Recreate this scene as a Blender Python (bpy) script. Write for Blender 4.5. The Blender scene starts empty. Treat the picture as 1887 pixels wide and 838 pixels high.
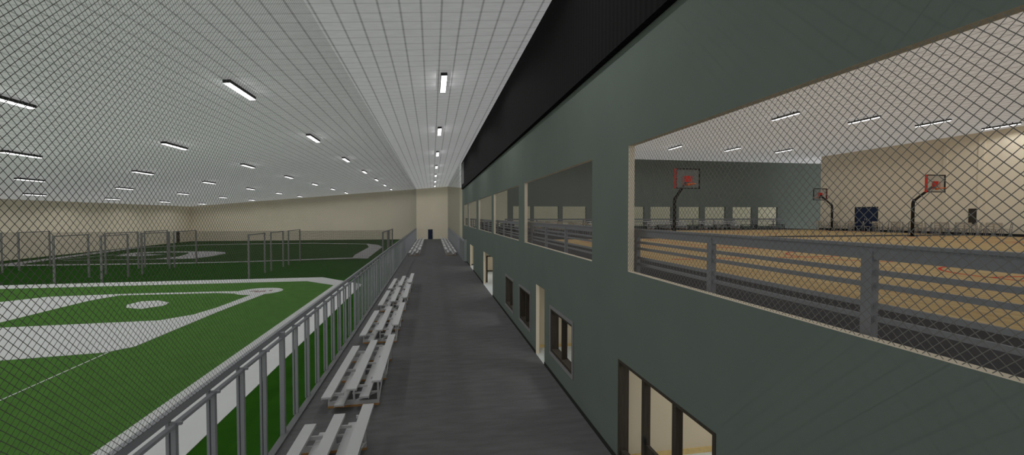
import bpy, math, random
random.seed(7)
SC = bpy.context.scene
COL = SC.collection
PI = math.pi

# ------------------------------------------------------------------ camera
EYE = 5.08
cam_d = bpy.data.cameras.new('camera')
cam_d.sensor_width = 36.0
cam_d.lens = 812.0 / 1887.0 * 36.0
cam_d.clip_start = 0.05
cam_d.clip_end = 400
cam = bpy.data.objects.new('camera', cam_d)
COL.objects.link(cam)
cam.location = (0, 0, EYE)
cam.rotation_euler = (math.radians(90 - 1.4815), 0, math.radians(-10.258))
SC.camera = cam

# ------------------------------------------------------------------ light, exposure
SKY = 0.78            # even ambient fill added through a roof made translucent and the open near end
LAMP = 250.0         # watts thrown down by a tube lamp
GLOW = 11.0           # watts spilling up to the roof around it           # tube lamps
W = bpy.data.worlds.new('sky')
SC.world = W
W.use_nodes = True
W.node_tree.nodes['Background'].inputs[0].default_value = (1, 1, 1, 1)
W.node_tree.nodes['Background'].inputs[1].default_value = SKY
SC.view_settings.view_transform = 'Standard'
SC.view_settings.look = 'None'
SC.view_settings.exposure = 0.0
SC.view_settings.gamma = 1.0
SC.view_settings.use_curve_mapping = False
SC.cycles.max_bounces = 8
SC.cycles.diffuse_bounces = 5
SC.cycles.transparent_max_bounces = 12
SC.cycles.use_denoising = True
SC.cycles.sample_clamp_indirect = 4.0

# ------------------------------------------------------------------ materials
def new_mat(name):
    m = bpy.data.materials.new(name)
    m.use_nodes = True
    return m, m.node_tree, m.node_tree.nodes['Principled BSDF']

def mat(name, col, rough=0.95, spec=0.0, metal=0.0, noise=0.0, scale=3.0, stretch=(1, 1, 1)):
    m, nt, b = new_mat(name)
    b.inputs['Base Color'].default_value = (*col, 1)
    b.inputs['Roughness'].default_value = rough
    b.inputs['Specular IOR Level'].default_value = spec
    b.inputs['Metallic'].default_value = metal
    if noise:
        tc = nt.nodes.new('ShaderNodeTexCoord')
        mp = nt.nodes.new('ShaderNodeMapping')
        mp.inputs['Scale'].default_value = stretch
        n = nt.nodes.new('ShaderNodeTexNoise')
        n.inputs['Scale'].default_value = scale
        n.inputs['Detail'].default_value = 6
        r = nt.nodes.new('ShaderNodeValToRGB')
        r.color_ramp.elements[0].position = 0.3
        r.color_ramp.elements[1].position = 0.7
        r.color_ramp.elements[0].color = (*[max(0, c * (1 - noise)) for c in col], 1)
        r.color_ramp.elements[1].color = (*[min(1, c * (1 + noise)) for c in col], 1)
        nt.links.new(tc.outputs['Object'], mp.inputs['Vector'])
        nt.links.new(mp.outputs['Vector'], n.inputs['Vector'])
        nt.links.new(n.outputs['Fac'], r.inputs['Fac'])
        nt.links.new(r.outputs['Color'], b.inputs['Base Color'])
    return m

M = {}
M['green_wall'] = mat('green_wall_paint', (.143, .168, .150), noise=.03, scale=.8)
M['black_wall'] = None
M['beige'] = mat('beige_paint', (.785, .705, .56), noise=.03, scale=.3)
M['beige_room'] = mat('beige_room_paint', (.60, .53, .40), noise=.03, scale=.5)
M['asphalt'] = mat('dark_floor', (.138, .138, .138), noise=.12, scale=2.5, stretch=(.5, 2.0, 1))
M['curb'] = mat('grey_curb', (.19, .19, .195))
M['turf_dark'] = mat('dark_turf', (.026, .092, .010), noise=.10, scale=1.2)
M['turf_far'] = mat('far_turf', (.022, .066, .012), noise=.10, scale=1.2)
M['turf_light'] = mat('light_turf', (.080, .186, .040), noise=.08, scale=1.5)
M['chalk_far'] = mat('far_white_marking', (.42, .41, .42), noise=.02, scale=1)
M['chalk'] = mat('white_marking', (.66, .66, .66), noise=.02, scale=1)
M['clay'] = mat('clay_plate', (.20, .06, .04))
M['steel'] = mat('grey_steel', (.31, .315, .335), rough=.7, spec=.2)
M['steel_rail'] = mat('grey_rail_paint', (.20, .205, .22), rough=.7, spec=.2)
M['cage_steel'] = mat('cage_steel', (.20, .195, .19), rough=.8)
M['wire'] = mat('wire', (.165, .16, .15), rough=.8)
M['twine'] = mat('net_twine', (.07, .062, .05), rough=.9)
M['alu'] = mat('aluminium', (.53, .53, .53), rough=.6, spec=.2)
M['pad'] = mat('orange_wood', (.42, .23, .09), noise=.1, scale=9)
M['skirting'] = mat('black_skirting', (.035, .037, .033))
M['dark_frame'] = mat('dark_brown_frame', (.062, .053, .043), noise=.15, scale=6, stretch=(4, 4, .4))
M['casing'] = mat('grey_casing', (.22, .22, .22))
M['white_floor'] = mat('white_floor', (.62, .65, .63), noise=.03)
M['yellow_wood'] = mat('yellow_skirting', (.62, .47, .22), noise=.1, scale=8)
M['navy'] = mat('navy_door', (.028, .038, .075))
M['upper_floor'] = mat('upper_floor', (.068, .068, .072), noise=.06, scale=2)
M['black'] = mat('black_paint', (.012, .012, .012), rough=.6, spec=.3)
M['red'] = mat('red_paint', (.55, .06, .05))
M['orange'] = mat('orange_rim', (.75, .17, .03), rough=.5, spec=.3)
M['net_white'] = mat('hoop_net', (.45, .20, .18))
M['table_top'] = mat('table_top', (.55, .48, .36))
M['chair_metal'] = mat('chair_metal', (.22, .22, .24), rough=.5, spec=.3)
M['chair_seat'] = mat('chair_seat', (.42, .37, .29))
M['brown_panel'] = mat('dark_panel', (.055, .048, .042))
M['pale_steel'] = mat('pale_steel', (.30, .30, .30))
M['cabinet'] = mat('grey_green_panel', (.36, .39, .375))
M['housing'] = mat('lamp_housing', (.05, .05, .05))
M['red_door'] = mat('dark_door', (.05, .035, .03))

# black corrugated cladding
m, nt, b = new_mat('black_cladding')
b.inputs['Roughness'].default_value = .9
b.inputs['Specular IOR Level'].default_value = .05
tc = nt.nodes.new('ShaderNodeTexCoord')
wv = nt.nodes.new('ShaderNodeTexWave'); wv.bands_direction = 'Y'
wv.inputs['Scale'].default_value = 1.6; wv.inputs['Distortion'].default_value = .6
r = nt.nodes.new('ShaderNodeValToRGB')
r.color_ramp.elements[0].color = (.008, .008, .008, 1)
r.color_ramp.elements[1].color = (.012, .012, .012, 1)
nt.links.new(tc.outputs['Object'], wv.inputs['Vector'])
nt.links.new(wv.outputs['Fac'], r.inputs['Fac'])
nt.links.new(r.outputs['Color'], b.inputs['Base Color'])
M['black_wall'] = m

# wood court boards running along the hall
m, nt, b = new_mat('court_wood')
b.inputs['Roughness'].default_value = .8
b.inputs['Specular IOR Level'].default_value = .1
tc = nt.nodes.new('ShaderNodeTexCoord')
mp = nt.nodes.new('ShaderNodeMapping'); mp.inputs['Scale'].default_value = (7, .35, 1)
n = nt.nodes.new('ShaderNodeTexNoise'); n.inputs['Scale'].default_value = 1.6; n.inputs['Detail'].default_value = 5
r = nt.nodes.new('ShaderNodeValToRGB')
r.color_ramp.elements[0].position = .3; r.color_ramp.elements[1].position = .72
r.color_ramp.elements[0].color = (.37, .235, .090, 1)
r.color_ramp.elements[1].color = (.53, .42, .225, 1)
nt.links.new(tc.outputs['Object'], mp.inputs['Vector'])
nt.links.new(mp.outputs['Vector'], n.inputs['Vector'])
nt.links.new(n.outputs['Fac'], r.inputs['Fac'])
nt.links.new(r.outputs['Color'], b.inputs['Base Color'])
M['court'] = m

# white roof panels in a 0.61 m grid
m, nt, b = new_mat('roof_panels')
nt.nodes.remove(b)
out = nt.nodes['Material Output']
tc = nt.nodes.new('ShaderNodeTexCoord')
sep = nt.nodes.new('ShaderNodeSeparateXYZ')
nt.links.new(tc.outputs['Object'], sep.inputs[0])
def mth(op, a, bb=None):
    nd = nt.nodes.new('ShaderNodeMath'); nd.operation = op
    for i, v in enumerate((a, bb)):
        if v is None: continue
        if isinstance(v, (int, float)): nd.inputs[i].default_value = v
        else: nt.links.new(v, nd.inputs[i])
    return nd.outputs[0]
def seam(axis, off, width):          # 1 on a seam, 0 elsewhere
    f = mth('FRACT', mth('DIVIDE', mth('ADD', sep.outputs[axis], off), .61))
    d = mth('ABSOLUTE', mth('SUBTRACT', f, .5))
    mr = nt.nodes.new('ShaderNodeMapRange'); mr.interpolation_type = 'SMOOTHSTEP'
    nt.links.new(d, mr.inputs['Value'])
    mr.inputs['From Min'].default_value = .5 - width
    mr.inputs['From Max'].default_value = .5
    return mr.outputs['Result']
sx = seam(0, 61.0 + .30, .085)
sy = seam(1, 61.0 + .15, .075)
mp = nt.nodes.new('ShaderNodeMapping'); mp.inputs['Scale'].default_value = (1.2, 7, 1)
nt.links.new(tc.outputs['Object'], mp.inputs['Vector'])
n = nt.nodes.new('ShaderNodeTexNoise'); n.inputs['Scale'].default_value = 1.5; n.inputs['Detail'].default_value = 5
nt.links.new(mp.outputs['Vector'], n.inputs['Vector'])
g = mth('MULTIPLY', n.outputs['Fac'], .30)
g = mth('ADD', g, .89)
k = mth('SUBTRACT', 1.0, mth('ADD', mth('MULTIPLY', sx, .46), mth('MULTIPLY', sy, .26)))
k = mth('MULTIPLY', k, g)
def tint(v):
    c = nt.nodes.new('ShaderNodeCombineColor')
    for i in range(3): nt.links.new(mth('MULTIPLY', k, v), c.inputs[i])
    return c.outputs[0]
df = nt.nodes.new('ShaderNodeBsdfDiffuse'); nt.links.new(tint(.55), df.inputs['Color'])
tr = nt.nodes.new('ShaderNodeBsdfTranslucent'); nt.links.new(tint(.265), tr.inputs['Color'])  # translucency added to brighten the roof and the hall below
ad = nt.nodes.new('ShaderNodeAddShader')
nt.links.new(df.outputs[0], ad.inputs[0]); nt.links.new(tr.outputs[0], ad.inputs[1])
nt.links.new(ad.outputs[0], out.inputs['Surface'])
M['roof'] = m

def emis(name, s):
    m, nt, b = new_mat(name)
    b.inputs['Base Color'].default_value = (.8, .8, .8, 1)
    b.inputs['Emission Color'].default_value = (1, 1, 1, 1)
    b.inputs['Emission Strength'].default_value = s
    return m
M['lamp'] = emis('lamp_diffuser', 3.0)
M['thin_lamp'] = emis('thin_lamp_diffuser', 3.0)
M['added_room_lamp'] = emis('added_room_lamp_diffuser', 15.0)

# tinted backboard glass
m, nt, b = new_mat('backboard_glass')
out = nt.nodes['Material Output']
b.inputs['Base Color'].default_value = (.30, .30, .31, 1)
b.inputs['Roughness'].default_value = .4
tp = nt.nodes.new('ShaderNodeBsdfTransparent'); tp.inputs[0].default_value = (.95, .95, .95, 1)
mx = nt.nodes.new('ShaderNodeMixShader'); mx.inputs[0].default_value = .22
nt.links.new(tp.outputs[0], mx.inputs[1]); nt.links.new(b.outputs[0], mx.inputs[2])
nt.links.new(mx.outputs[0], out.inputs['Surface'])
M['glass'] = m

# ------------------------------------------------------------------ helpers
class MB:
    """collects boxes, bars, tubes and polygons and links them as ONE mesh object"""
    def __init__(s): s.v = []; s.f = []; s.mi = []
    def face(s, idx, mi=0): s.f.append(idx); s.mi.append(mi)
    def box(s, x0, x1, y0, y1, z0, z1, mi=0, faces=None):
        i = len(s.v)
        s.v += [(x0, y0, z0), (x1, y0, z0), (x1, y1, z0), (x0, y1, z0), (x0, y0, z1), (x1, y0, z1), (x1, y1, z1), (x0, y1, z1)]
        q = [(0, 3, 2, 1), (4, 5, 6, 7), (0, 1, 5, 4), (1, 2, 6, 5), (2, 3, 7, 6), (3, 0, 4, 7)]  # -z +z -y +x +y -x
        for k, a in enumerate(q): s.face([i + t for t in a], faces[k] if faces else mi)
        return s
    def bar(s, a, b, w, h=None, up=(0, 0, 1), mi=0):
        """square-section bar from a to b"""
        from mathutils import Vector
        h = h or w
        a = Vector(a); b = Vector(b); d = (b - a).normalized(); u = Vector(up)
        if abs(d.dot(u)) > .98: u = Vector((0, 1, 0))
        x = d.cross(u).normalized() * w / 2; y = x.cross(d).normalized() * h / 2
        i = len(s.v)
        for p in (a, b):
            for sx, sy in ((-1, -1), (1, -1), (1, 1), (-1, 1)): s.v.append(tuple(p + x * sx + y * sy))
        for q in ((3, 2, 1, 0), (4, 5, 6, 7), (0, 1, 5, 4), (1, 2, 6, 5), (2, 3, 7, 6), (3, 0, 4, 7)): s.face([i + t for t in q], mi)
        return s
    def tube(s, pts, r, n=10, mi=0, closed=False):
        from mathutils import Vector
        pts = [Vector(p) for p in pts]; N = len(pts); i = len(s.v)
        for k, p in enumerate(pts):
            if closed: d = pts[(k + 1) % N] - pts[k - 1]
            else: d = pts[min(k + 1, N - 1)] - pts[max(k - 1, 0)]
            d.normalize()
            u = Vector((0, 0, 1)) if abs(d.z) < .9 else Vector((0, 1, 0))
            if closed: u = Vector((0, 0, 1))
            x = d.cross(u).normalized(); y = x.cross(d).normalized()
            rr = r[k] if isinstance(r, (list, tuple)) else r
            for t in range(n):
                a = 2 * PI * t / n
                s.v.append(tuple(p + x * rr * math.cos(a) + y * rr * math.sin(a)))
        for k in range(N if closed else N - 1):
            for t in range(n):
                a = i + k * n + t; b = i + k * n + (t + 1) % n
                k2 = (k + 1) % N
                c = i + k2 * n + (t + 1) % n; e = i + k2 * n + t
                s.face([a, b, c, e], mi)
        if not closed:
            s.face([i + t for t in range(n)][::-1], mi); s.face([i + (N - 1) * n + t for t in range(n)], mi)
        return s
    def slab(s, pts, z0, z1, mi=0):
        """prism over a ground polygon"""
        i = len(s.v); n = len(pts)
        s.v += [(x, y, z0) for x, y in pts] + [(x, y, z1) for x, y in pts]
        s.face([i + n + k for k in range(n)], mi)
        for k in range(n):
            s.face([i + k, i + (k + 1) % n, i + n + (k + 1) % n, i + n + k], mi)
        return s
    def build(s, name, m, parent=None, smooth=False):
        me = bpy.data.meshes.new(name)
        me.from_pydata(s.v, [], s.f)
        ms = m if isinstance(m, (list, tuple)) else [m]
        for q in ms: me.materials.append(M[q] if isinstance(q, str) else q)
        if any(s.mi): me.polygons.foreach_set('material_index', s.mi)
        if smooth: me.polygons.foreach_set('use_smooth', [True] * len(me.polygons))
        me.update()
        o = bpy.data.objects.new(name, me)
        COL.objects.link(o)
        if parent: o.parent = parent
        return o

def tag(o, label, cat, group=None, kind=None):
    o['label'] = label; o['category'] = cat
    if group: o['group'] = group
    if kind: o['kind'] = kind
    return o
def empty(name, loc=(0, 0, 0), rz=0.0):
    o = bpy.data.objects.new(name, None); COL.objects.link(o)
    o.location = loc; o.rotation_euler = (0, 0, rz); o.empty_display_size = .2
    return o
def struct(o, label=None, cat=None):
    o['kind'] = 'structure'
    if label: o['label'] = label; o['category'] = cat
    return o
def copy_tree(o, parent=None):
    c = o.copy(); COL.objects.link(c)
    if parent: c.parent = parent
    for ch in list(o.children): copy_tree(ch, c)
    return c
ORD = ['first', 'second', 'third', 'fourth', 'fifth', 'sixth', 'seventh', 'eighth', 'ninth', 'tenth']

# ------------------------------------------------------------------ key dimensions
XW = 3.75            # face of the green building
XF = -3.43           # railing and net along the fields
YE = 99.0            # end wall
XL = -48.0
YB = 55.9            # far corner of the green building
Y0 = -8.0
XR = 92.0
RIDGE_X, RIDGE_Z, SLOPE = 3.6, 11.63, .0895
def roof_z(x):
    if x <= RIDGE_X: return RIDGE_Z - SLOPE * (RIDGE_X - x)
    return max(11.0, RIDGE_Z - SLOPE * (x - RIDGE_X))
ZF = 3.75            # upper floor

# ------------------------------------------------------------------ room shell
b = MB()
xs = [XL - .3, RIDGE_X, RIDGE_X + (RIDGE_Z - 11.0) / SLOPE, XR]
for x0, x1 in zip(xs[:-1], xs[1:]):
    i = len(b.v)
    b.v += [(x0, Y0, roof_z(x0)), (x1, Y0, roof_z(x1)), (x1, YE + .2, roof_z(x1)), (x0, YE + .2, roof_z(x0))]
    b.face([i, i + 3, i + 2, i + 1])
struct(b.build('ceiling', 'roof'), 'white panelled roof with a fine square grid of seams', 'ceiling')

struct(MB().box(XF, XW + .1, Y0, YE, -.2, 0).build('floor', 'asphalt'), 'dark grey walkway floor between railing and green wall', 'floor')
b = MB().box(XL, XF, Y0, 38.2, -.2, 0).build('floor_field', 'turf_dark')
struct(b, 'dark green turf around the near ball field', 'turf')
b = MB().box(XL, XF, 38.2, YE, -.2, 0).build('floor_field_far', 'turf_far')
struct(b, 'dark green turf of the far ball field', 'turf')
struct(MB().box(XF, XR, YB + .05, YE, -.3, -.01).build('floor_side_field', 'turf_light'), 'green turf beyond the far right railing', 'turf')

b = MB()                                     # end wall under the roof line
pr = [(XL, 0), (XR, 0), (XR, 11.0), (xs[2], 11.0), (RIDGE_X, RIDGE_Z), (XL, roof_z(XL))]
i = len(b.v)
b.v += [(x, YE, z) for x, z in pr] + [(x, YE + .3, z) for x, z in pr]
b.face(list(range(i, i + 6))); b.face(list(range(i + 11, i + 5, -1)))
struct(b.build('wall_end', 'beige'), 'beige end wall of the hall', 'wall')
struct(MB().box(XL - .3, XL, Y0, YE, 0, roof_z(XL) + .02).build('wall_left', 'beige'), 'long beige side wall behind the ball fields', 'wall')

def wall_x(name, x0, x1, y0, y1, z0, z1, holes, mats, front):
    """wall standing along the hall with rectangular openings (ya, yb, za, zb); front: material of the -x face"""
    ys = sorted({y0, y1, *[h[0] for h in holes], *[h[1] for h in holes]})
    zs = sorted({z0, z1, *[h[2] for h in holes], *[h[3] for h in holes]})
    solid = lambda ya, za: not any(h[0] - 1e-6 < ya < h[1] - 1e-6 and h[2] - 1e-6 < za < h[3] - 1e-6 for h in holes)
    S = {(a, c): solid(ys[a], zs[c]) for a in range(len(ys) - 1) for c in range(len(zs) - 1)}
    b = MB()
    def quad(p, mi):
        i = len(b.v); b.v += p; b.face([i, i + 1, i + 2, i + 3], mi)
    for (a, c), s in S.items():
        if not s: continue
        ya, yb, za, zb = ys[a], ys[a + 1], zs[c], zs[c + 1]
        quad([(x0, ya, za), (x0, ya, zb), (x0, yb, zb), (x0, yb, za)], front)
        quad([(x1, ya, za), (x1, yb, za), (x1, yb, zb), (x1, ya, zb)], 1 - front if len(mats) > 1 else 0)
        for da, dc, p in ((-1, 0, [(x0, ya, za), (x1, ya, za), (x1, ya, zb), (x0, ya, zb)]), (1, 0, [(x0, yb, za), (x0, yb, zb), (x1, yb, zb), (x1, yb, za)]),
                          (0, -1, [(x0, ya, za), (x0, yb, za), (x1, yb, za), (x1, ya, za)]), (0, 1, [(x0, ya, zb), (x1, ya, zb), (x1, yb, zb), (x0, yb, zb)])):
            if not S.get((a + da, c + dc), False):
                edge = (a + da, c + dc) not in S
                quad(p, front if edge else (1 - front if len(mats) > 1 else 0))
    return b.build(name, mats)

UP = [(.15, 8.03), (10.0, 17.8), (19.05, 27.05), (28.07, 36.15), (37.95, 46.1), (47.35, 53.0)]
holes = [(a, c, 4.0, 6.44) for a, c in UP]
DOOR_D = (5.28, 8.44, 0.0, 2.15)
OPEN_A = (14.5, 15.75, 0.0, 2.58)
OPEN_B = (27.6, 32.7, 0.0, 2.46)
OPEN_C = (41.0, 44.4, 0.0, 2.26)
WINS = [(11.46, 13.69, .72, 2.11), (16.74, 18.79, .64, 2.02), (20.38, 22.55, .56, 1.98)]
holes += [DOOR_D, OPEN_A, OPEN_B, OPEN_C] + WINS
WT = .125
struct(wall_x('wall_right', XW, XW + WT, Y0, YB, 0, RIDGE_Z - .01, holes, ['green_wall', 'beige'], 0), 'long dark green wall of the building along the walkway', 'wall')
struct(MB().box(3.6, XW, Y0, YB - .7, 8.42, roof_z(3.6) - .01).build('wall_right_cladding', 'black_wall'), 'black corrugated cladding high on the green wall', 'cladding')
struct(MB().box(3.575, 3.6, 51.0, 53.6, 8.9, 11.35).build('trim_cladding', 'pale_steel'), 'pale vertical trim at the far end of the black cladding', 'trim')

# skirting along the green wall
b = MB(); ys = Y0
for a, c in sorted([(h[0], h[1]) for h in (DOOR_D, OPEN_A, OPEN_B, OPEN_C)]) + [(YB, YB)]:
    b.box(XW - .015, XW, ys, a, 0, .11); ys = c
struct(b.build('baseboard_right', 'skirting'), 'black skirting along the foot of the green wall', 'baseboard')
struct(MB().box(XF - .02, XF + .13, Y0, YE, 0, .05).build('trim_curb', 'curb'), 'low grey kerb under the railing', 'kerb')

# ground-floor rooms behind the wall
b = MB().box(XW + WT, 9.0, Y0, 50, -.2, 0).build('floor_rooms', 'white_floor'); struct(b, 'white floor of the ground floor rooms', 'floor')
struct(MB().box(XW, XW + WT + .02, Y0, 50, -.2, .004).build('floor_sill', 'white_floor'), 'white threshold strips in the doorways', 'threshold')
struct(MB().box(9.0, 9.12, Y0, 50, 0, ZF - .3).build('wall_room_back', 'beige_room'), 'beige back wall of the ground floor rooms', 'wall')
YP = [4.0, 8.48, 16.45, 26.0, 33.45, 40.0, 45.5]
for k, y in enumerate(YP):
    b = MB()
    if k == 4:
        b.box(XW + WT, 4.06, y, y + .12, 0, ZF - .3); b.box(4.95, 9.0, y, y + .12, 0, ZF - .3); b.box(4.06, 4.95, y, y + .12, 2.06, ZF - .3)
    else: b.box(XW + WT, 9.0, y, y + .12, 0, ZF - .3)
    struct(b.build('wall_partition', 'beige_room'), 'beige room partition behind the green wall', 'wall')
    if k != 4:
        struct(MB().box(XW + WT, 9.0, y - .018, y, 0, .12).build('baseboard_partition', 'yellow_wood' if k < 3 else 'skirting'), 'skirting board on a room partition', 'baseboard')
b = MB()
y = 33.45
b.box(4.06, 4.15, y - .05, y + .14, 0, 2.06).box(4.86, 4.95, y - .05, y + .14, 0, 2.06).box(4.06, 4.95, y - .05, y + .14, 1.97, 2.06)
struct(b.build('door_4', 'dark_frame'), 'dark inner door frame seen through the widest doorway', 'door frame')

# upper floor slab and its courts
struct(MB().box(XW + WT, 38.4, Y0, YB - .1, ZF - .3, ZF).build('floor_upper', 'upper_floor'), 'dark grey floor of the upper level', 'floor')
struct(MB().box(6.5, 36.4, Y0, 24.0, ZF - .01, ZF + .008).build('floor_court', 'court'), 'wooden court floor nearest the walkway', 'court floor')
struct(MB().box(14.5, 36.4, 25.9, 37.4, ZF - .01, ZF + .008).build('floor_court_far', 'court'), 'wooden court floor near the far green wall', 'court floor')
b = MB()
z0, z1 = ZF + .004, ZF + .013
def ring(mb, x0, x1, y0, y1, w=.06):
    mb.box(x0, x1, y0, y0 + w, z0, z1).box(x0, x1, y1 - w, y1, z0, z1).box(x0, x0 + w, y0, y1, z0, z1).box(x1 - w, x1, y0, y1, z0, z1)
def arc(mb, cx, cy, r, a0, a1, w=.06, n=28):
    for k in range(n):
        t0, t1 = a0 + (a1 - a0) * k / n, a0 + (a1 - a0) * (k + 1) / n
        mb.slab([(cx + rr * math.cos(t), cy + rr * math.sin(t)) for rr, t in ((r - w / 2, t0), (r + w / 2, t0), (r + w / 2, t1), (r - w / 2, t1))], z0, z1)
for cx in (13.6, 30.9):
    ring(b, cx - 1.8, cx + 1.8, 17.6, 23.0); arc(b, cx, 17.6, 1.8, PI, 2 * PI); arc(b, cx, 22.2, 6.0, PI * 1.02, PI * 1.98)
    ring(b, cx - 1.8, cx + 1.8, 2.0, 7.5); arc(b, cx, 7.5, 1.8, 0, PI)
    b.box(cx - 6.4, cx + 6.4, 12.3, 12.37, z0, z1); arc(b, cx, 12.33, 1.8, 0, 2 * PI)
ring(b, 34.0, 37.3 - 1.2, 31.0, 34.0); ring(b, 23.0, 26.6, 31.0, 35.5); arc(b, 24.8, 31.0, 1.8, PI, 2 * PI)
struct(b.build('trim_court_lines', 'red'), 'thin red lines painted on the wooden courts', 'court lines')

# interior walls of the upper hall
b = MB().box(38.2, 38.5, Y0, 37.9, ZF - .4, 10.99)
b.box(38.08, 38.2, 24.6, 24.95, ZF, 10.9).box(38.12, 38.2, 26.9, 27.15, ZF, 10.9).box(38.14, 38.2, Y0, 23.6, ZF, 10.99)
struct(b.build('wall_upper_beige', 'beige'), 'tall beige wall beyond the courts', 'wall')
struct(MB().box(38.05, 38.2, Y0, 37.9, ZF, ZF + .14).build('baseboard_upper', 'skirting'), 'dark skirting under the tall beige wall', 'baseboard')
GO = [(7.9, 9.68), (10.02, 12.55), (13.0, 15.48), (16.2, 18.6), (19.45, 21.86), (22.59, 24.95), (25.83, 28.31), (28.89, 31.36), (32.22, 34.62), (35.36, 37.82)]
b = MB(); gx0, gx1, gy = 7.37, 44.5, 43.0
b.box(gx0, gx1, gy, gy + .25, 6.06, 10.99).box(gx0, gx1, gy, gy + .25, ZF - .4, 4.0)
xx = gx0
for a, c in GO + [(gx1, gx1)]:
    if a > xx: b.box(xx, a, gy, gy + .25, 4.0, 6.06)
    xx = c
struct(b.build('wall_upper_green', 'green_wall'), 'dark green wall with square openings at the far end of the courts', 'wall')

# ------------------------------------------------------------------ field markings
def ground(name, polys, z, m, label, cat='field marking'):
    b = MB()
    for k, p in enumerate(polys): b.slab(p, -.005, z + .0015 * k)
    return struct(b.build(name, m), label, cat)
ground('trim_near_turf', [[(XL + .1, -7), (-7.18, -7), (-7.15, 34.1), (-9.65, 36.6), (XL + .1, 36.3)]], .006, 'turf_light', 'light green turf of the near ball field', 'turf')
ground('trim_near_border', [[(-7.18, -7), (-5.2, -7), (-5.15, 34.2), (-9.0, 38.7), (XL + .1, 38.0), (XL + .1, 36.3), (-9.65, 36.6), (-7.15, 34.1)]], .012, 'chalk', 'broad white border around the near ball field')
def circle(cx, cy, r, n=28): return [(cx + r * math.cos(2 * PI * k / n), cy + r * math.sin(2 * PI * k / n)) for k in range(n)]
ground('trim_near_lines', [
    circle(-11.5, 32.2, 1.42),
    [(-12.4, 31.4), (-12.4, 32.4), (-14.2, 32.55), (-19.8, 32.65), (-23.8, 32.3), (-25.1, 30.8), (-26.8, 27.0), (-26.8, 21.0), (-24.0, 19.2), (-20.29, 24.9), (-20.3, 28.5), (-20.25, 30.5), (-19.7, 32.1), (-14.0, 31.95)][::-1],
    [(-10.75, 31.2), (-11.5, 31.0), (-11.78, 26.8), (-12.14, 25.1), (-13.1, 24.0), (-19.4, 23.7), (-20.5, 24.0), (-20.0, 20.0), (-15.0, 18.3), (-12.0, 18.7), (-11.4, 19.35), (-11.2, 25.6)],
], .016, 'chalk', 'white base lines and skinned infield of the near diamond')
ground('trim_near_mound', [[(-16.7, 27.7), (-15.7, 27.2), (-15.0, 28.0), (-15.2, 28.9), (-16.2, 29.7), (-17.05, 29.6), (-17.2, 28.6)]], .018, 'chalk', 'white pitching mound of the near diamond')
b = MB().slab([(-12.1, 32.15), (-11.6, 32.2), (-11.6, 32.45), (-12.1, 32.3)], 0, .022).slab([(-11.45, 32.05), (-11.1, 32.0), (-11.1, 32.3), (-11.45, 32.25)], 0, .022)
b.slab([(-11.7, 31.85), (-11.35, 31.8), (-11.35, 31.98), (-11.7, 32.02)], 0, .022).slab([(-10.95, 32.2), (-10.75, 32.2), (-10.75, 32.45), (-10.95, 32.45)], 0, .022)
b.build('home_plate', 'clay'); tag(bpy.data.objects['home_plate'], 'reddish brown home plate and batter boxes in the white circle', 'home plate')
ground('trim_turf_seam', [[(-11.75, 14.0), (-11.70, 14.0), (-11.9, 19.2), (-11.95, 19.2)]], .011, 'chalk', 'thin pale seam line in the light green turf')
ground('trim_far_border', [
    [(-44.6, 54.5), (-43.3, 53.2), (-31.0, 52.6), (-25.4, 52.7), (-20.2, 53.2), (-9.0, 55.2), (-7.6, 54.9), (-7.7, 56.3), (-9.6, 56.6), (-20.2, 54.0), (-25.4, 53.5), (-31.0, 53.5), (-42.0, 54.2), (-43.0, 55.2)],
    [(-44.6, 54.5), (-43.0, 55.2), (-46.2, 80.7), (-47.6, 80.7)],
    [(-47.6, 80.7), (-46.2, 80.7), (-40.0, 85.5), (-33.0, 86.8), (-22, 86.8), (-11.7, 83.3), (-11.8, 84.4), (-22, 88.2), (-33.2, 88.2), (-40.2, 87.0)],
    [(-11.8, 84.6), (-11.7, 83.0), (-10.2, 75.0), (-10.0, 60.0), (-9.6, 56.4), (-7.7, 56.3), (-7.9, 65.0), (-8.05, 74.9), (-9.4, 80.5)],
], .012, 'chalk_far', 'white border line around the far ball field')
ground('trim_far_infield', [
    [(-27.6, 65.6), (-28.6, 68.0), (-31.0, 70.0), (-38.0, 71.2), (-40.8, 69.6), (-40.9, 66.5), (-39.2, 66.8), (-38.0, 69.0), (-33.5, 68.6), (-32.4, 66.0), (-31.4, 62.0), (-32.4, 58.6), (-31.0, 58.2), (-28.0, 58.7), (-27.5, 61.5)],
    [(-40.0, 66.8), (-36.5, 66.0), (-34.8, 65.4), (-36.4, 63.1), (-39.8, 64.0)],
    [(-32.0, 58.2), (-32.0, 58.7), (-41.5, 58.7), (-41.5, 58.4)], [(-40.9, 66.5), (-41.2, 66.5), (-43.0, 60.0), (-42.7, 60.0)],
], .012, 'chalk_far', 'white infield of the far diamond')

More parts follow.
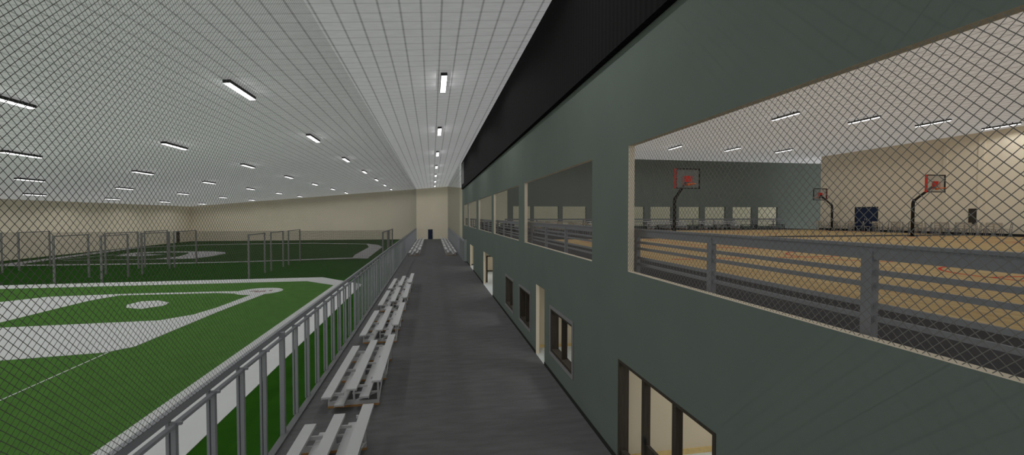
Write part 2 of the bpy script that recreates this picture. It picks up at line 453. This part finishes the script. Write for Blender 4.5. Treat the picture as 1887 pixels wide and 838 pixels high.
# ------------------------------------------------------------------ railing fence along the walkway
def fence(name, x, s, y0, y1, label, yref=10.9):
    """s = +1: walkway lies at larger x"""
    root = empty(name, (x, y0, 0))
    L = y1 - y0
    def part(mb, nm): return mb.build(nm, 'steel', root)
    part(MB().box(-.11 if s > 0 else .03, -.03 if s > 0 else .11, 0, L, 2.34, 2.46), 'top_rail')
    part(MB().box(-.035, .035, 0, L, 2.245, 2.29), 'panel_rail')
    n = 0
    k0 = math.ceil((y0 - yref) / 1.08)
    meshes = {}
    k = k0
    while yref + 1.08 * k <= y1:
        y = yref + 1.08 * k - y0
        big = k % 9 == 0
        if big not in meshes:
            mb = MB()
            if big: mb.box(-.05, .05, -.055, .055, 0, 2.40)
            else:
                mb.box(-.03, .03, -.035, .035, 0, 2.30)
                mb.box(*((-.095, -.055) if s > 0 else (.055, .095)), -.03, .03, 0, 2.38)
                mb.box(-.095, .095, -.02, .02, 2.27, 2.31)
            o = mb.build('post', 'steel', root); meshes[big] = o
        else:
            o = meshes[big].copy(); COL.objects.link(o); o.parent = root
        o.location = (0, y, 0)
        k += 1
    return tag(root, label, 'railing')
fence('railing_fence', XF, 1, 2.0, YE - .1, 'long grey post railing between the walkway and the ball fields')
fence('railing_fence', 3.43, -1, 49.0, YE - .1, 'grey post railing on the right beyond the green building')

# ------------------------------------------------------------------ chain-link nets: two families of crossing flat wires
def chain(name, x, y0, y1, z0, zt, m='wire', pitch=.0875, w=.0062, t=.0006, parent=None, axis='x'):
    b = MB(); h = zt - z0; L = y1 - y0
    def wire(p, q, off):
        (ya, za), (yb, zb) = p, q
        d = math.hypot(yb - ya, zb - za)
        if d < .02: return
        ny, nz = -(zb - za) / d * w / 2, (yb - ya) / d * w / 2
        i = len(b.v)
        for o in (off - t / 2, off + t / 2):
            for yy, zz in ((ya + ny, za + nz), (yb + ny, zb + nz), (yb - ny, zb - nz), (ya - ny, za - nz)):
                b.v.append((x + o, yy, zz) if axis == 'x' else (yy, x + o, zz))
        for q4 in ((0, 1, 2, 3), (7, 6, 5, 4), (0, 4, 5, 1), (1, 5, 6, 2), (2, 6, 7, 3), (3, 7, 4, 0)): b.face([i + v for v in q4])
    n = int((L + h) / pitch)
    for k in range(1, n + 1):
        c = k * pitch                      # rising: y = y0 + c - h .. ; falling mirror
        a = max(0.0, c - h); e = min(c, L)
        # falling wire: z = zt .. along y from a to e   (z = c - y)
        if e > a:
            wire((y0 + a, z0 + c - a), (y0 + e, z0 + c - e), -t)
            wire((y0 + a, zt - (c - a)), (y0 + e, zt - (c - e)), t)
    return b.build(name, m, parent)
o = chain('chain_link_net', XF - .01, 1.5, YE - .1, 2.46, roof_z(XF) - .02)
tag(o, 'tall chain-link net rising from the left railing to the roof', 'net')
o = chain('chain_link_net', 3.42, YB + .3, YE - .1, 2.46, roof_z(3.42) - .02)
tag(o, 'chain-link net above the far right railing', 'net')
names = ['nearest', 'second', 'third', 'fourth', 'fifth', 'farthest']
for k, (a, c) in enumerate(UP):
    o = chain('chain_link_screen', XW + .004, a + .01, c - .01, 4.01, 6.43)
    tag(o, 'chain-link screen across the %s upper opening of the green wall' % names[k], 'screen', 'chain-link screens in the upper openings')

# ------------------------------------------------------------------ bleachers
def bleacher():
    """front faces -x; origin at the middle of the front edge of the base"""
    root = empty('bleacher')
    L = 4.57 / 2
    def plank(nm, x0, z, parent=root):
        mb = MB().box(x0, x0 + .24, -L, L, z - .045, z)
        mb.box(x0, x0 + .012, -L, L, z - .07, z - .045).box(x0 + .228, x0 + .24, -L, L, z - .07, z - .045)
        return mb.build(nm, 'alu', root)
    plank('seat', -.07, .45); plank('footboard', .24, .24)
    plank('seat', .55, .63); plank('footboard', .86, .415)
    plank('seat', 1.17, .81)
    fm = None
    for y in (-1.84, 0, 1.84):
        if fm is None:
            b = MB()
            b.box(0, 1.31, -.03, .03, .05, .13)
            for x, z in ((.03, .38), (.66, .56), (1.28, .74)): b.box(x - .025, x + .025, -.025, .025, .13, z)
            b.box(0, .70, -.022, .022, .13, .17).box(.62, 1.31, -.022, .022, .33, .37).box(.05, .40, -.02, .02, .30, .38)
            b.box(.66, 1.0, -.02, .02, .50, .56).box(1.1, 1.31, -.02, .02, .70, .76)
            b.bar((.66, 0, .13), (1.28, 0, .36), .035)
            f0 = b.build('frame', 'alu', root)
            p0 = MB().box(.0, 1.31, -.05, .05, 0, .05).build('foot_pad', 'pad', f0)
            p0['label'] = 'orange wooden foot pad'
            fm = f0
        else: f0 = copy_tree(fm, root)
        f0.location = (0, y, 0)
    b = MB()
    for s in (-1, 1):
        b.bar((1.30, s * 1.84, .15), (1.30, s * .05, .72), .03).bar((1.31, s * 1.84, .72), (1.31, s * .05, .15), .03)
    b.build('back_brace', 'alu', root)
    return root
proto = bleacher()
BL = [5.78, 11.8, 17.8, 23.75, 29.1]
lab = ['nearest bleacher of the left row, cut off by the bottom of the photo', 'second aluminium bleacher of the left row with orange foot pads',
       'third aluminium bleacher along the left railing', 'fourth aluminium bleacher along the left railing', 'fifth aluminium bleacher, last before the open gap in the left row']
for k, y in enumerate(BL):
    o = proto if k == 0 else copy_tree(proto)
    o.location = (-2.74, y + 2.285, 0)
    tag(o, lab[k], 'bleacher', 'bleachers along the left railing')
for k in range(6):
    y = 57.2 + 6.0 * k
    o = copy_tree(proto); o.location = (-2.93, y + 2.285, 0)
    tag(o, '%s of the distant bleachers along the left railing beyond the gap' % ORD[k], 'bleacher', 'distant bleachers on the left')
    o = copy_tree(proto); o.location = (3.02, y + 2.285, 0); o.rotation_euler = (0, 0, PI)
    tag(o, '%s of the distant bleachers along the right railing' % ORD[k], 'bleacher', 'distant bleachers on the right')

# ------------------------------------------------------------------ batting cage frames on the turf
cage = {}
def cage_frame(x, y0, y1, label):
    L = y1 - y0
    root = empty('cage_frame', (x, y0, 0))
    for y in (0, L): MB().tube([(0, y, 0), (0, y, 3.6)], .075, 12).build('post', 'cage_steel', root)
    MB().tube([(0, .07, 3.55), (0, L - .07, 3.55)], .04, 10).build('top_bar', 'cage_steel', root)
    return tag(root, label, 'cage frame', 'grey frames of the cages on the turf')
for x, pans, where in ((-38.0, ((43.2, 46.95), (48.6, 52.0)), 'at the far left'), (-28.0, ((38.65, 42.05), (43.95, 48.3), (49.3, 53.1)), 'left of centre, in the outer line'),
                       (-25.0, ((38.8, 41.8), (43.6, 47.7), (48.5, 52.6)), 'left of centre, in the inner line'), (-14.7, ((39.0, 42.5), (44.05, 47.4), (49.1, 53.1)), 'standing apart behind the home circle'),
                       (-4.6, ((43.1, 47.8), (49.0, 53.1)), 'close behind the walkway railing')):
    for n_, (ya, yb) in enumerate(pans):
        cage_frame(x, ya, yb, 'grey open cage frame %s, %s from the front' % (where, ORD[n_]))
b = MB()
x0, x1 = -47.8, -4.75
n = int((x1 - x0) / .08)
for k in range(n + 1): xx = x0 + (x1 - x0) * k / n; b.box(xx - .008, xx + .008, 53.3, 53.302, .05, 3.42)
for k in range(43): zz = .05 + 3.35 * k / 42; b.box(x0, x1, 53.302, 53.304, zz - .008, zz + .008)
tag(b.build('backstop_net', 'twine'), 'low dark net strung across the turf behind the cage frames', 'net')

# ------------------------------------------------------------------ tube lamps under the roof
def bulbs(root, down, glow, z):
    d = bpy.data.lights.new('bulb', 'SPOT'); d.energy = down; d.spot_size = math.radians(176); d.spot_blend = .25; d.shadow_soft_size = 0
    o = bpy.data.objects.new('bulb', d); COL.objects.link(o); o.parent = root; o.location = (0, 0, z)
    for y in (-.65, .65):
        d = bpy.data.lights.new('bulb_glow', 'POINT'); d.energy = glow / 2; d.shadow_soft_size = 0
        o = bpy.data.objects.new('bulb_glow', d); COL.objects.link(o); o.parent = root; o.location = (0, y, z - .12)
def lamp_proto():
    root = empty('ceiling_lamp')
    MB().box(-.125, .125, -1.3, 1.3, -.09, -.02).box(-.14, -.125, -1.31, 1.31, -.155, -.02).box(.125, .14, -1.31, 1.31, -.155, -.02).box(-.125, .125, -1.31, -1.3, -.155, -.02).box(-.125, .125, 1.3, 1.31, -.155, -.02).build('housing', 'housing', root)
    MB().box(-.12, .12, -1.295, 1.295, -.17, -.09).build('diffuser', 'lamp', root)
    MB().box(-.02, .02, -.9, -.86, -.02, .06).box(-.02, .02, .86, .9, -.02, .06).build('hanger', 'housing', root)
    bulbs(root, LAMP, GLOW, -.19)
    return root
lp = lamp_proto()
first = True
LY = [9.0, 20.75, 32.5, 44.2, 55.9, 67.6, 79.3, 91.0]
LX = [.53, -8.05, -16.6, -25.1, -33.6, -42.1]
rown = ['over the walkway', 'in the first row left of the walkway', 'in the second row left of the walkway', 'in the third row left of the walkway', 'in the fourth row left of the walkway', 'in the row by the left wall']
for i, x in enumerate(LX):
    for k, y in enumerate(LY):
        o = lp if first else copy_tree(lp); first = False
        o.location = (x, y, roof_z(x) - .05); o.rotation_euler = (0, math.atan(-SLOPE) if x < RIDGE_X else 0, 0)
        tag(o, 'tube lamp %s, %s from the near end' % (rown[i], ORD[k]), 'lamp', 'tube lamps under the roof')
def thin_lamp():
    root = empty('ceiling_lamp')
    MB().box(-.075, .075, -.98, .98, -.12, -.02).build('housing', 'housing', root)
    MB().box(-.055, .055, -.97, .97, -.145, -.12).build('diffuser', 'thin_lamp', root)
    MB().box(-.02, .02, -.6, -.56, -.02, .06).box(-.02, .02, .56, .6, -.02, .06).build('hanger', 'housing', root)
    bulbs(root, LAMP * .50, GLOW * .3, -.16)
    return root
tl = thin_lamp(); first = True
for i, x in enumerate((9.0, 14.5, 20.2, 25.6, 30.7, 36.1)):
    for k, y in enumerate((10.8, 22.5, 34.3)):
        if x > 36 and y > 30: continue
        o = tl if first else copy_tree(tl); first = False; o.location = (x, y, 10.95 if x > 12 else roof_z(x) - .05)
        tag(o, 'thin lamp above the courts, %s row from the walkway, %s from the near end' % (ORD[i], ORD[k]), 'lamp', 'tube lamps above the courts')
for k, y in enumerate((6.4, 12.6, 21.0, 29.8, 36.5, 43.0)):
    root = empty('added_room_lamp', (6.3, y, ZF - .31))  # unseen lamp, added to brighten the room behind the openings
    MB().box(-.6, .6, -.6, .6, -.05, 0).build('frame', 'casing', root)
    MB().box(-.56, .56, -.56, .56, -.075, -.05).build('diffuser', 'added_room_lamp', root)
    tag(root, 'unseen square lamp added to the ceiling of the %s ground floor room' % ORD[k], 'lamp', 'unseen lamps added to the ground floor rooms')

# ------------------------------------------------------------------ windows and doors of the green wall
for k, (a, c, za, zb) in enumerate(WINS):
    root = empty('window_%d' % (k + 1), (XW, a, za)); L = c - a; h = zb - za
    cw = .10
    b = MB().box(-.025, .0, -cw, 0, -cw, h + cw).box(-.025, .0, L, L + cw, -cw, h + cw).box(-.025, .0, 0, L, h, h + cw).box(-.025, .0, 0, L, -cw, 0)
    b.build('casing', 'casing', root)
    b = MB().box(.0, .24, 0, .09, 0, h).box(.0, .24, L - .09, L, 0, h).box(.0, .24, .09, L - .09, h - .07, h).box(.0, .24, .09, L - .09, 0, .09)
    b.box(.04, .20, L / 2 - .03, L / 2 + .06, .09, h - .07)
    b.build('frame', 'dark_frame', root)
    root['kind'] = 'structure'; root['label'] = 'small dark framed window with grey casing, %s from the near end' % ORD[k]; root['category'] = 'window'
a, c, za, zb = DOOR_D
root = empty('door_1', (XW, a, 0)); L = c - a
MA, MA2, MC, MC2 = 1.02, 1.14, 2.07, 2.18
b = MB().box(-.01, .20, 0, .07, 0, zb).box(-.01, .20, L - .07, L, 0, zb).box(-.01, .20, .07, L - .07, zb - .05, zb)
b.box(.02, .14, MA, MA2, 0, zb - .07).box(.02, .14, MC, MC2, 0, zb - .07).box(.02, .14, .10, MA, 0, .30).box(.02, .14, MC2, L - .10, 0, .30)
b.build('frame', 'dark_frame', root)
d = MB().box(.06, .12, MA2, MC, .02, .25).box(.06, .12, MA2, MC, .74, .92).build('door_leaf', 'dark_frame', root)
MB().box(.01, .05, MC - .02, MC + .03, .93, 1.06).box(.03, .06, MC - .01, MC + .02, .95, 1.04).build('handle', 'black', d)
root['kind'] = 'structure'; root['label'] = 'dark brown framed glazed entrance at the bottom of the photo'; root['category'] = 'door'

root = empty('door_2', (-.42, YE, 0))
b = MB().box(-.45, .45, -.06, .0, 0, 2.1).build('leaf', 'navy', root)
MB().box(-.5, -.45, -.08, 0, 0, 2.15).box(.45, .5, -.08, 0, 0, 2.15).box(-.45, .45, -.08, 0, 2.1, 2.15).build('frame', 'skirting', root)
MB().box(.33, .38, -.1, -.06, .95, 1.1).build('handle', 'steel', root)
root['kind'] = 'structure'; root['label'] = 'navy door in the beige end wall of the walkway'; root['category'] = 'door'

root = empty('door_3', (38.2, 32.14, ZF))
for s in (0, 1): MB().box(-.06, 0, s * 1.0 + .005, s * 1.0 + .995, 0, 2.1).build('leaf', 'navy', root)
MB().box(-.075, 0, -.05, 0, 0, 2.15).box(-.075, 0, 2.0, 2.05, 0, 2.15).box(-.075, 0, 0, 2.0, 2.1, 2.15).build('frame', 'skirting', root)
MB().box(-.1, -.06, .90, .94, .95, 1.15).box(-.1, -.06, 1.06, 1.10, .95, 1.15).build('handle', 'steel', root)
root['kind'] = 'structure'; root['label'] = 'navy double door in the tall beige wall beyond the courts'; root['category'] = 'door'

root = empty('door_5', (XL, 94.0, 0))
MB().box(0, .06, 0, .9, 0, 2.05).build('leaf', 'red_door', root)
MB().box(.0, .08, -.06, 0, 0, 2.1).box(.0, .08, .9, .96, 0, 2.1).box(0, .08, 0, .9, 2.05, 2.1).build('frame', 'skirting', root)
root['kind'] = 'structure'; root['label'] = 'dark door in the left wall near the far corner'; root['category'] = 'door'

root = empty('wall_board', (38.2, 24.7, ZF + .75))
MB().box(-.10, -.0, 0, .75, 0, 1.12).build('board', 'brown_panel', root)
MB().box(-.115, -.10, .0, .75, 0, .03).box(-.115, -.10, 0, .75, 1.09, 1.12).box(-.115, -.1, 0, .03, .03, 1.09).box(-.115, -.1, .72, .75, .03, 1.09).build('frame', 'dark_frame', root)
tag(root, 'small dark brown board hung on the tall beige wall', 'board')

root = empty('utility_panel', (3.45, 48.7, 0))
MB().box(0, .30, 0, .12, .06, 2.50).build('body', 'cabinet', root)
MB().box(.02, .28, -.01, .12, 0, .06).build('shadow_bar', 'skirting', root)  # dark bar standing in for the shadow at the cabinet's foot
tag(root, 'narrow pale grey-green cabinet standing against the far end of the green wall', 'cabinet')

# ------------------------------------------------------------------ upper railings
def railing(name, loc, L, rz, label, step=2.43, off=1.06, parts_named=True):
    root = empty(name, loc, rz)
    MB().box(-.03, .03, 0, L, .92, 1.04).box(-.045, .045, 0, L, 1.04, 1.07).build('handrail', 'steel_rail', root)
    for z in (.80, .675, .487, .362):
        MB().box(-.014, .014, 0, L, z - .025, z + .025).build('rail', 'steel_rail', root)
    y = off; pm = None
    while y < L:
        if pm is None: pm = MB().box(-.04, .04, -.055, .055, 0, 1.0).build('post', 'steel_rail', root); o = pm
        else: o = pm.copy(); COL.objects.link(o); o.parent = root
        o.location = (0, y, 0); y += step
    return tag(root, label, 'railing')
railing('upper_railing', (4.12, .1, ZF), 55.0, 0, 'long grey railing just inside the upper openings', off=1.0)
railing('upper_railing', (38.0, 42.6, ZF), 31.0, PI / 2, 'grey railing in front of the far green wall')

# ------------------------------------------------------------------ basketball hoops
def hoop():
    """base at origin, board looks along -y"""
    root = empty('basketball_hoop')
    MB().tube([(0, 0, 0), (0, 0, .03)], .28, 16).tube([(0, 0, .03), (0, 0, .06)], .16, 16).build('base_plate', 'black', root)
    MB().tube([(0, 0, .05), (0, 0, 2.15), (0, -.03, 2.28), (0, -.12, 2.4)], .095, 12).build('pole', 'black', root, True)
    MB().tube([(0, -.06, 2.32), (0, -.30, 2.53), (0, -1.22, 3.25)], .075, 10).box(-.1, .1, -1.27, -1.20, 3.05, 3.15).build('arm', 'black', root)
    f = .05
    bd = MB().box(-.70, .70, -1.31, -1.28, 2.82, 3.89).build('backboard', 'glass', root)
    MB().box(-.715, .715, -1.33, -1.26, 2.805, 2.805 + f).box(-.715, .715, -1.33, -1.26, 3.89 - f, 3.905).box(-.715, -.665, -1.33, -1.26, 2.85, 3.85).box(.665, .715, -1.33, -1.26, 2.85, 3.85).build('border', 'black', bd)
    MB().box(-.755, -.715, -1.36, -1.23, 2.82, 3.89).build('side_strip', 'red', bd)  # red strip down one edge of the board
    MB().box(-.3, .3, -1.325, -1.312, 3.02, 3.04).box(-.3, .3, -1.325, -1.312, 3.45, 3.47).box(-.3, -.28, -1.325, -1.312, 3.04, 3.45).box(.28, .3, -1.325, -1.312, 3.04, 3.45).build('target_square', 'red', bd)
    MB().box(-.17, .17, -1.32, -1.20, 3.17, 3.50).build('mounting_plate', 'red', bd)
    MB().tube([(.225 * math.cos(2 * PI * k / 24), -1.62 + .225 * math.sin(2 * PI * k / 24), 3.05) for k in range(24)], .022, 8, closed=True).box(-.07, .07, -1.42, -1.31, 2.97, 3.07).build('rim', 'orange', root, True)
    return root
h0 = hoop(); h0.location = (13.6, 23.1, ZF)
tag(h0, 'basketball hoop on a black cranked pole nearest the green wall', 'basketball hoop', 'basketball hoops on the courts')
h1 = copy_tree(h0); h1.location = (30.87, 23.66, ZF)
tag(h1, 'basketball hoop on a black pole, at the right in front of the beige wall', 'basketball hoop', 'basketball hoops on the courts')
h2 = copy_tree(h0); h2.location = (35.6, 34.1, ZF); h2.rotation_euler = (0, 0, PI)
tag(h2, 'distant basketball hoop whose board crosses the corner of the green wall', 'basketball hoop', 'basketball hoops on the courts')

# ------------------------------------------------------------------ tables, chairs, benches on the upper floor
def table():
    root = empty('dining_table')
    MB().slab(circle(0, 0, .46, 20), .72, .75).build('top', 'table_top', root)
    MB().tube([(0, 0, .03), (0, 0, .72)], .035, 10).build('pedestal', 'table_top', root)
    b = MB()
    for k in range(4):
        a = PI / 4 + k * PI / 2; b.bar((0, 0, .03), (.34 * math.cos(a), .34 * math.sin(a), .02), .05, .035)
    b.build('foot', 'chair_metal', root)
    return root
def chair():
    """sits facing -y"""
    root = empty('dining_chair')
    MB().box(-.2, .2, -.2, .2, .43, .46).build('seat', 'chair_seat', root)
    for x in (-.18, .18):
        MB().bar((x, -.18, 0), (x, -.18, .43), .03).build('leg', 'chair_metal', root)
        MB().bar((x, .18, 0), (x, .18, .45), .03).bar((x, .18, .45), (x, .24, .88), .03).build('leg', 'chair_metal', root)
    MB().box(-.2, .2, .215, .245, .72, .88).box(-.2, .2, .2, .225, .58, .64).build('backrest', 'chair_seat', root)
    return root
t0, c0 = table(), chair(); used = [False]
def place(x, y, rot, where, grp):
    t = copy_tree(t0) if used[0] else t0
    t.location = (x, y, ZF); tag(t, 'small round cream table ' + where, 'table', grp[0])
    for k in range(4):
        a = rot + k * PI / 2
        c = copy_tree(c0) if used[0] else c0
        used[0] = True
        c.location = (x + .60 * math.cos(a), y + .60 * math.sin(a), ZF); c.rotation_euler = (0, 0, a - PI / 2)
        tag(c, 'grey metal chair at the round table ' + where, 'chair', grp[1])
G1 = ('tables by the beige wall', 'chairs by the beige wall'); G2 = ('tables beyond the second opening', 'chairs beyond the second opening')
for x, y, w in ((36.95, 36.8, 'under the corner of the green and beige walls'), (36.95, 35.1, 'left of the navy double door'), (36.95, 33.45, 'in front of the navy double door'),
                (36.95, 31.2, 'just right of the navy double door'), (36.95, 29.6, 'second right of the navy double door'), (36.95, 28.0, 'just right of the pole of the right hoop'), (36.95, 26.4, 'second right of the pole of the right hoop'),
                (36.95, 24.9, 'below the dark brown wall board'), (36.95, 23.25, 'right of the dark brown wall board')):
    place(x, y, PI / 4, w, G1)
for x, y, w in ((8.0, 37.0, 'farthest left behind the second opening'), (8.0, 34.5, 'second from the left behind the second opening'), (10.0, 36.0, 'under the second square opening of the green wall'), (8.2, 31.5, 'in the middle behind the second opening'),
                (10.2, 33.0, 'under the third square opening of the green wall'), (9.0, 29.0, 'nearest behind the second opening'), (11.2, 30.3, 'second nearest behind the second opening')):
    place(x, y, PI / 4, w, G2)

def bench():
    root = empty('black_bench')
    MB().box(-.85, .85, -.17, .17, .41, .46).build('top', 'black', root)
    for x in (-.78, .78): MB().box(x - .03, x + .03, -.15, -.10, 0, .41).box(x - .03, x + .03, .10, .15, 0, .41).box(x - .03, x + .03, -.1, .1, .04, .09).build('leg', 'black', root)
    return root
b0 = bench()
wd = ['behind the pole of the near hoop', 'right of the near hoop', 'third from the left under the green wall', 'fourth from the left under the green wall', 'rightmost under the green wall']
for k, x in enumerate((22.75, 26.05, 29.0, 32.05, 35.35)):
    o = b0 if k == 0 else copy_tree(b0); o.location = (x, 40.3, ZF)
    tag(o, 'low black bench ' + wd[k], 'bench', 'black benches under the green wall')
wd = ['behind the left jamb of the nearest opening', 'behind the pole of the near hoop', 'right of the near hoop']
for k, x in enumerate((17.5, 23.7, 29.65)):
    o = copy_tree(proto); o.location = (x, 41.0, ZF); o.rotation_euler = (0, 0, PI / 2)
    tag(o, 'silver bleacher on the upper floor ' + wd[k], 'bleacher', 'bleachers under the green wall')

def stool():
    root = empty('black_stool')
    MB().box(-.24, .24, -.24, .24, .10, .42).box(-.22, .22, -.22, .22, .42, .47).build('seat', 'black', root)
    for x in (-.2, .2):
        for y in (-.2, .2): MB().tube([(x, y, 0), (x, y, .1)], .025, 8).build('leg', 'black', root)
    MB().box(-.24, .24, .17, .25, .47, .80).build('backrest', 'black', root)
    return root
s0 = stool()
for k, (x, y, w) in enumerate(((4.6, 32.2, 'leftmost behind the third opening'), (5.1, 31.4, 'in the middle behind the third opening'), (5.5, 30.6, 'rightmost behind the third opening'), (4.6, 41.9, 'leftmost behind the fourth opening'), (5.0, 41.0, 'in the middle behind the fourth opening'), (5.4, 40.1, 'rightmost behind the fourth opening'))):
    o = s0 if k == 0 else copy_tree(s0); o.location = (x, y, ZF)
    tag(o, 'low black padded stool ' + w, 'stool', 'black stools on the upper floor')
